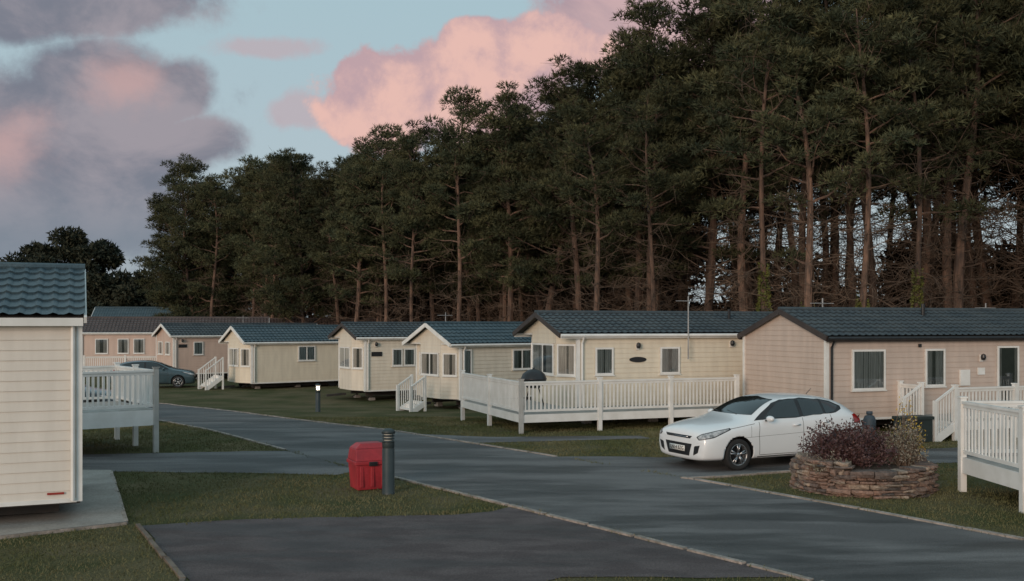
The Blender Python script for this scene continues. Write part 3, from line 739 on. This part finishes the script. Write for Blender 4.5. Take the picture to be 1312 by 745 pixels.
# ------------------------------------------------------------ pines
def make_pine(seed,c0,spread,H=17.5,ivy=False,dens=1.0,K=80,nb=62,ln_=.05):
    r=np.random.default_rng(seed); mb=MB()
    lean=r.normal(0,ln_,2); n=14; ph=r.uniform(0,6,2); wv=r.uniform(.25,.7)
    def tp(t): return Vector((lean[0]*H*t+wv*math.sin(ph[0]+t*5)*t,lean[1]*H*t+wv*math.sin(ph[1]+t*5)*t,H*t))
    R0=r.uniform(.13,.22)
    rr=lambda t:R0*(1-t)**.8*(1+.3*math.exp(-t*40))+.025
    mb.tube([tp(i/n) for i in range(n+1)],[rr(i/n) for i in range(n+1)],8,0)
    C=[];CR=[]
    az=r.uniform(0,6)
    for i in range(nb):
        t=.12+.86*(i+r.uniform(-.4,.4))/nb
        az+=2.4+r.normal(0,.4); s=tp(t)
        live=t>c0+r.normal(0,.07)
        u=max(0,(t-c0)/(1-c0))
        if live: L=spread*(.36+.80*(1-u)**.7*min(1,.5+u*2.5))*r.uniform(.65,1.2); rise=r.uniform(.05,.40)+u*.45
        else: L=spread*r.uniform(.35,.95)*(.55+.6*t); rise=r.uniform(-.3,.35)
        dh=Vector((math.cos(az),math.sin(az),0))
        pts=[s]; m=5; cur=s.copy(); dirv=(dh+Vector((0,0,rise))).normalized()
        for k in range(m):
            cur=cur+dirv*L/m; pts.append(cur.copy()); dirv=(dirv+Vector(r.normal(0,.18,3))+Vector((0,0,.06 if live else -.04))).normalized()
        rb=min(.07,rr(t)*.5) if live else r.uniform(.016,.038)
        mb.tube(pts,[rb*(1-.8*k/m) for k in range(m+1)],5,0 if live else 1,cap=False)
        for k in range(11 if not live else 4):
            a=r.uniform(.25,1); j=min(m-1,int(a*m)); p=pts[j].lerp(pts[j+1],a*m-j) if a<1 else pts[-1]
            dv=(dh*.6+Vector(r.normal(0,.6,3))).normalized(); ln=r.uniform(.4,1.5)
            q=p+dv*ln*.5; q2=q+(dv+Vector(r.normal(0,.4,3))).normalized()*ln*.5
            mb.tube([p,q,q2],[.015,.010,.004],3,1,cap=False)
        if live:
            nc=max(2,int(L*1.5*dens))
            for k in range(nc):
                a=.30+.70*(k+1)/nc; j=min(m-1,int(a*m*.999)); p=pts[j].lerp(pts[j+1],a*m-j)
                side=Vector((-dh.y,dh.x,0))*r.normal(0,.6)*(a+.2)
                C.append(p+side+Vector((0,0,r.uniform(-.15,.3)))); CR.append(r.uniform(.34,.90)*(1 if a>.5 else .8))
    for k in range(6): C.append(tp(1)+Vector(r.normal(0,.5,3))*.9); CR.append(r.uniform(.35,.6))
    C=np.array([list(c) for c in C]); CR=np.array(CR)
    idx=np.repeat(np.arange(len(C)),(K*(CR/.7)**2).astype(int)+6); n_=len(idx)
    dv=r.normal(size=(n_,3)); dv/=np.linalg.norm(dv,axis=1)[:,None]
    dv[:,2]=np.where((dv[:,2]<0)&(r.random(n_)<.5),-dv[:,2],dv[:,2])
    rad=r.random(n_)**.42*1.08; sc=np.stack([CR[idx],CR[idx],CR[idx]*.5],1)
    P=C[idx]+dv*rad[:,None]*sc
    Vs=[]
    for b in range(4):
        D=dv*np.array([1,1,.6])+np.array([0,0,.45])+r.normal(0,.5,(n_,3)); D/=np.linalg.norm(D,axis=1)[:,None]
        Vs.append(blades(P,D,r.uniform(.16,.36,n_),r.uniform(.035,.065,n_)))
    F=np.concatenate(Vs); nw=len(mb.v); nf=len(F)//3
    me=bpy.data.meshes.new('pine')
    iv=None
    if ivy:
        tm=r.uniform(.22,.34)
        ni=4600; t=r.random(ni)**1.35*tm; a=r.uniform(0,2*math.pi,ni)
        lob=np.clip(.55+.6*np.sin(t*47+a*2+seed)+.5*np.sin(t*113-a+seed),0,1.6)
        rd=R0+.03+(.22*(1-t/tm)+.05)*r.random(ni)*lob
        keep=r.random(ni)<np.clip(lob+.15,0,1); t=t[keep];a=a[keep];rd=rd[keep]; ni=len(t)
        TP=np.array([list(tp(x)) for x in t]); Pv=TP+np.stack([rd*np.cos(a),rd*np.sin(a),r.normal(0,.12,ni)],1)
        D=np.stack([np.cos(a),np.sin(a),r.normal(-.2,.5,ni)],1)+r.normal(0,.5,(ni,3)); D/=np.linalg.norm(D,axis=1)[:,None]
        iv=blades(Pv,D,np.full(ni,.11),np.full(ni,.09))
    allv=list(mb.v)+[tuple(x) for x in F]+([tuple(x) for x in iv] if iv is not None else [])
    faces=list(mb.f)+[(nw+3*i,nw+3*i+1,nw+3*i+2) for i in range(nf)]
    mi=list(mb.m)+[2]*nf
    if iv is not None:
        b=nw+3*nf; k=len(iv)//3; faces+=[(b+3*i,b+3*i+1,b+3*i+2) for i in range(k)]; mi+=[3]*k
    me.from_pydata(allv,[],faces)
    for m in (M_bark,M_twig,M_needle,M_ivy): me.materials.append(m)
    me.polygons.foreach_set('material_index',mi); me.update()
    return me
HI=[make_pine(s,c,sp) for s,c,sp in ((11,.38,3.3),(12,.44,3.1),(13,.34,3.5),(14,.48,3.3))]
OPEN=[make_pine(s,c,sp,ln_=.075,dens=.8) for s,c,sp in ((21,.58,3.2),(22,.52,3.5),(23,.63,3.0),(24,.50,3.1))]
IVY=[make_pine(s,.55,3.2,ivy=True,dens=.8) for s in (31,32,33)]
LOW=[make_pine(s,c,sp) for s,c,sp in ((41,.14,4.2),(42,.22,4.0))]
line=[(-29,87),(-2.7,63),(20,46),(52,30)]
def along(s):
    for i in range(len(line)-1):
        a=Vector(line[i]);b=Vector(line[i+1]); L=(b-a).length
        if s<=L or i==len(line)-2: 
            d=(b-a)/L; return a+d*s, Vector((-d.y,d.x))
        s-=L
total=sum((Vector(line[i+1])-Vector(line[i])).length for i in range(3))
def place(me,x,y,sc,rz,sxy=None):
    o=bpy.data.objects.new('pine_tree',me); link(o); o.location=(x,y,h(y)-.1); o.scale=(sxy or sc,sxy or sc,sc); o.rotation_euler=(0,0,rz)
for row in range(6):
    s=random.uniform(0,2)+(0 if row<2 else 2)
    while s<total:
        p,nv=along(s); off=row*3.4+random.uniform(-1.3,1.3); q=p+nv*off
        x=q.x
        fac=float(np.interp(p.x,[-29,-20,-10,0,10,20,30],[.93,.93,.88,1.00,1.13,1.24,1.3]))
        fac*=random.uniform(.91,1.05)
        if x>10 and row>1 and random.random()<.26: s+=2.5; continue
        if s<7: me=random.choice(LOW)
        elif x<4: me=random.choice(HI+LOW[:1] if x<-10 else HI)
        elif x<12: me=random.choice(HI+OPEN)
        else: me=random.choice(OPEN)
        place(me,q.x,q.y,fac,random.uniform(0,6.28),min(1.15,fac)*random.uniform(.95,1.12))
        s+=random.uniform(2.2,3.8)
for k,(px_,py_) in enumerate(((11.7,46.6),(13.7,45.4),(15.8,45.2),(18.2,44.5),(4.6,52.5),(7.2,50.5))):
    sc=.85 if k>3 else random.uniform(.95,1.2)
    place(IVY[k%3],px_,py_,sc,random.uniform(0,6),sc)
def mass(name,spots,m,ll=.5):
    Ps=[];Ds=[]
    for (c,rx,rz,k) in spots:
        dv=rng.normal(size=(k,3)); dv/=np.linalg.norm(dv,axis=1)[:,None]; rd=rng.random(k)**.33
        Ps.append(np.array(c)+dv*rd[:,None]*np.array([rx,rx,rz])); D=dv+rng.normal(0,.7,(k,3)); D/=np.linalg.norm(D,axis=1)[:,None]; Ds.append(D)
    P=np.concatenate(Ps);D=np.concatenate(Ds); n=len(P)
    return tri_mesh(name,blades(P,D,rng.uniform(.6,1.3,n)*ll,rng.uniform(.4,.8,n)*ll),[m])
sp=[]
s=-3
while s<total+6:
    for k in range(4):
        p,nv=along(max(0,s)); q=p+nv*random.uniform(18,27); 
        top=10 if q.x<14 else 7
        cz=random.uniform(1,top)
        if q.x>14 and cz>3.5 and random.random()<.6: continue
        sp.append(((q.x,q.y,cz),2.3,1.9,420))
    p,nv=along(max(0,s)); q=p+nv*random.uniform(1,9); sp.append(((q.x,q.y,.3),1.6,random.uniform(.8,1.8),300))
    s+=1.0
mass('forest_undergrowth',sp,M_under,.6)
sp=[]
for (cx,cz,rx,rz) in ((-52,8.5,5,5.6),(-56,7.5,4,5),(-48.5,7,3.5,5),(-62,5.5,4.5,4.5),(-68,5,5,4),(-46,4,4,4.5),(-75,4.5,5,4),(-42,3.5,4,4),(-58,4,6,4),(-82,4,5,3.5),(-38,3,4,4),(-49,2.5,5,5),(-43,4.5,5,4.5),(-37,5,5,4.5)):
    for k in range(26):
        a=random.uniform(0,6.28); e=random.uniform(-.6,1.57); q=random.uniform(.5,1)
        sp.append(((cx+rx*q*math.cos(a)*math.cos(e),118+rx*q*math.sin(a)*math.cos(e),cz+rz*q*math.sin(e)),1.3,.9,230))
mass('distant_trees',sp,M_needle2,.5)

# ------------------------------------------------------------ camera
cam=bpy.data.cameras.new('Camera'); co=bpy.data.objects.new('Camera',cam); link(co)
co.location=(0,0,3.0); co.rotation_euler=(math.radians(90),0,0)
cam.lens=35; cam.sensor_width=36; cam.shift_y=.0324; cam.clip_end=4000
scene.camera=co

# ------------------------------------------------------------ sun & sky
EL=math.radians(11); sd=Vector((-.45*math.cos(EL),-.89*math.cos(EL),math.sin(EL))).normalized()
sl=bpy.data.lights.new('sun','SUN'); sl.energy=1.65; sl.angle=math.radians(22); sl.color=(1,.78,.62)
so=bpy.data.objects.new('sun',sl); link(so); so.rotation_euler=sd.to_track_quat('Z','Y').to_euler()
w=bpy.data.worlds.new('World'); scene.world=w; w.use_nodes=True; nt=w.node_tree; L=nt.links
bg=nt.nodes['Background']; bg.inputs[1].default_value=.1
sky=nn(nt,'ShaderNodeTexSky'); sky.sky_type='NISHITA'; sky.sun_disc=False; sky.sun_elevation=EL; sky.sun_rotation=math.atan2(sd.x,sd.y)%(2*math.pi)
tc=nn(nt,'ShaderNodeTexCoord'); sx=nn(nt,'ShaderNodeSeparateXYZ'); L.new(tc.outputs['Generated'],sx.inputs[0])
def M(op,a,b=None,clamp=False):
    n=nn(nt,'ShaderNodeMath',operation=op); n.use_clamp=clamp
    for i,v in enumerate((a,b)):
        if v is None: continue
        if isinstance(v,(int,float)): n.inputs[i].default_value=v
        else: L.new(v,n.inputs[i])
    return n.outputs[0]
def mixc(f,a,b):
    n=nn(nt,'ShaderNodeMix',data_type='RGBA')
    if isinstance(f,(int,float)): n.inputs[0].default_value=f
    else: L.new(f,n.inputs[0])
    for i,v in ((6,a),(7,b)):
        if isinstance(v,tuple): n.inputs[i].default_value=(*v,1)
        else: L.new(v,n.inputs[i])
    return n.outputs[2]
def scl(a,k):
    n=nn(nt,'ShaderNodeVectorMath',operation='SCALE'); L.new(a,n.inputs[0]); n.inputs['Scale'].default_value=k; return n.outputs[0]
dy=M('MAXIMUM',sx.outputs[1],.06); u=M('DIVIDE',sx.outputs[0],dy); v=M('DIVIDE',sx.outputs[2],dy)
def noise(scale,detail,rough=.55,dist=0,off=0,st=(1,1,1)):
    n=nn(nt,'ShaderNodeTexNoise'); n.inputs['Scale'].default_value=scale; n.inputs['Detail'].default_value=detail; n.inputs['Roughness'].default_value=rough; n.inputs['Distortion'].default_value=dist
    mp=nn(nt,'ShaderNodeMapping'); mp.inputs['Location'].default_value=(off,off*.7,off*1.3); mp.inputs['Scale'].default_value=st; L.new(tc.outputs['Generated'],mp.inputs[0]); L.new(mp.outputs[0],n.inputs['Vector']); return n.outputs['Fac']
def cl_(u0,v0,a,b):
    X=M('DIVIDE',M('SUBTRACT',u,u0),a); Y=M('DIVIDE',M('SUBTRACT',v,v0),b)
    return M('SUBTRACT',1,M('SQRT',M('ADD',M('MULTIPLY',X,X),M('MULTIPLY',Y,Y))))
def mx(*a):
    o=a[0]
    for b in a[1:]: o=M('MAXIMUM',o,b)
    return o
n1=noise(8,10,.62,.3); n2=noise(28,7,.62,.2,off=3); n3=noise(17,8,.6,.2,off=11)
nz=M('ADD',M('MULTIPLY',M('SUBTRACT',n1,.5),2.0),M('MULTIPLY',M('SUBTRACT',n2,.5),1.4))
nzp=M('ADD',M('MULTIPLY',M('SUBTRACT',n3,.5),1.9),M('MULTIPLY',M('SUBTRACT',n2,.5),1.2))
def smooth(x,lo,hi):
    n=nn(nt,'ShaderNodeMapRange'); n.interpolation_type='SMOOTHSTEP'; n.inputs[1].default_value=lo; n.inputs[2].default_value=hi; L.new(x,n.inputs[0]); return n.outputs[0]
# cloud banks by direction (tangent of azimuth, tangent of elevation, half-widths)
pinkB=mx(cl_(-.052,.235,.149,.060),cl_(-.122,.224,.075,.063),cl_(.030,.270,.080,.048),cl_(-.150,.247,.036,.040),cl_(-.030,.283,.052,.032))
purB=mx(cl_(.121,.325,.110,.050),cl_(.191,.310,.110,.063))
greyB=mx(cl_(-.467,.192,.212,.082),cl_(-.499,.322,.220,.047),cl_(-.499,.114,.220,.086),cl_(-.314,.184,.059,.035),cl_(-.338,.231,.051,.043),cl_(-.420,.247,.094,.047))
smlB=mx(cl_(-.220,.214,.039,.025),cl_(-.244,.277,.078,.014))
dP=smooth(M('ADD',pinkB,M('MULTIPLY',nzp,.46)),.02,.22)
dU=smooth(M('ADD',purB,M('MULTIPLY',nzp,.5)),.02,.3)
dG=smooth(M('ADD',greyB,M('MULTIPLY',nz,.42)),-.05,.38)
dS=M('MULTIPLY',smooth(M('ADD',smlB,M('MULTIPLY',nzp,.8)),.0,.6),.65)
def c(r,g,b): 
    f=lambda q:((q/255+.055)/1.055)**2.4
    return (f(r),f(g),f(b))
vv=smooth(sx.outputs[2],0,.45)
grad=mixc(vv,c(182,194,202),c(168,198,207))
base=mixc(.9,scl(sky.outputs[0],.1),grad)
ng=noise(2.2,8,.55,off=7); base=mixc(M('MULTIPLY',smooth(ng,.5,.72),M('SUBTRACT',1,smooth(sx.outputs[1],.2,.6))),base,c(165,152,156))
n=nn(nt,'ShaderNodeMapRange'); n.inputs[1].default_value=.20; n.inputs[2].default_value=.06; L.new(v,n.inputs[0]); lowm=n.outputs[0]
nlow=noise(7,8,.6,.4,off=5,st=(1,1,2))
gcol=mixc(smooth(nlow,.36,.64),c(122,126,139),c(158,152,160))
pk=mx(cl_(-.385,.243,.065,.035),cl_(-.510,.176,.06,.06))
gcol=mixc(M('MULTIPLY',smooth(M('ADD',pk,M('MULTIPLY',nz,.8)),-.1,1.0),.75),gcol,c(198,164,162))
gcol=mixc(M('MULTIPLY',smooth(lowm,.2,1.0),.8),gcol,c(122,136,149))
pcol=mixc(smooth(M('ADD',M('MULTIPLY',pinkB,.5),M('MULTIPLY',nzp,1.4)),-.2,.7),c(190,162,168),c(230,188,178))
ucol=mixc(smooth(nlow,.3,.7),c(165,147,158),c(208,176,176))
colr=mixc(dG,base,gcol); colr=mixc(dS,colr,c(190,168,174)); colr=mixc(dU,colr,ucol); colr=mixc(dP,colr,pcol)
L.new(scl(colr,10.0),bg.inputs[0])
scene.view_settings.view_transform='Standard'; scene.view_settings.look='None'; scene.view_settings.exposure=0
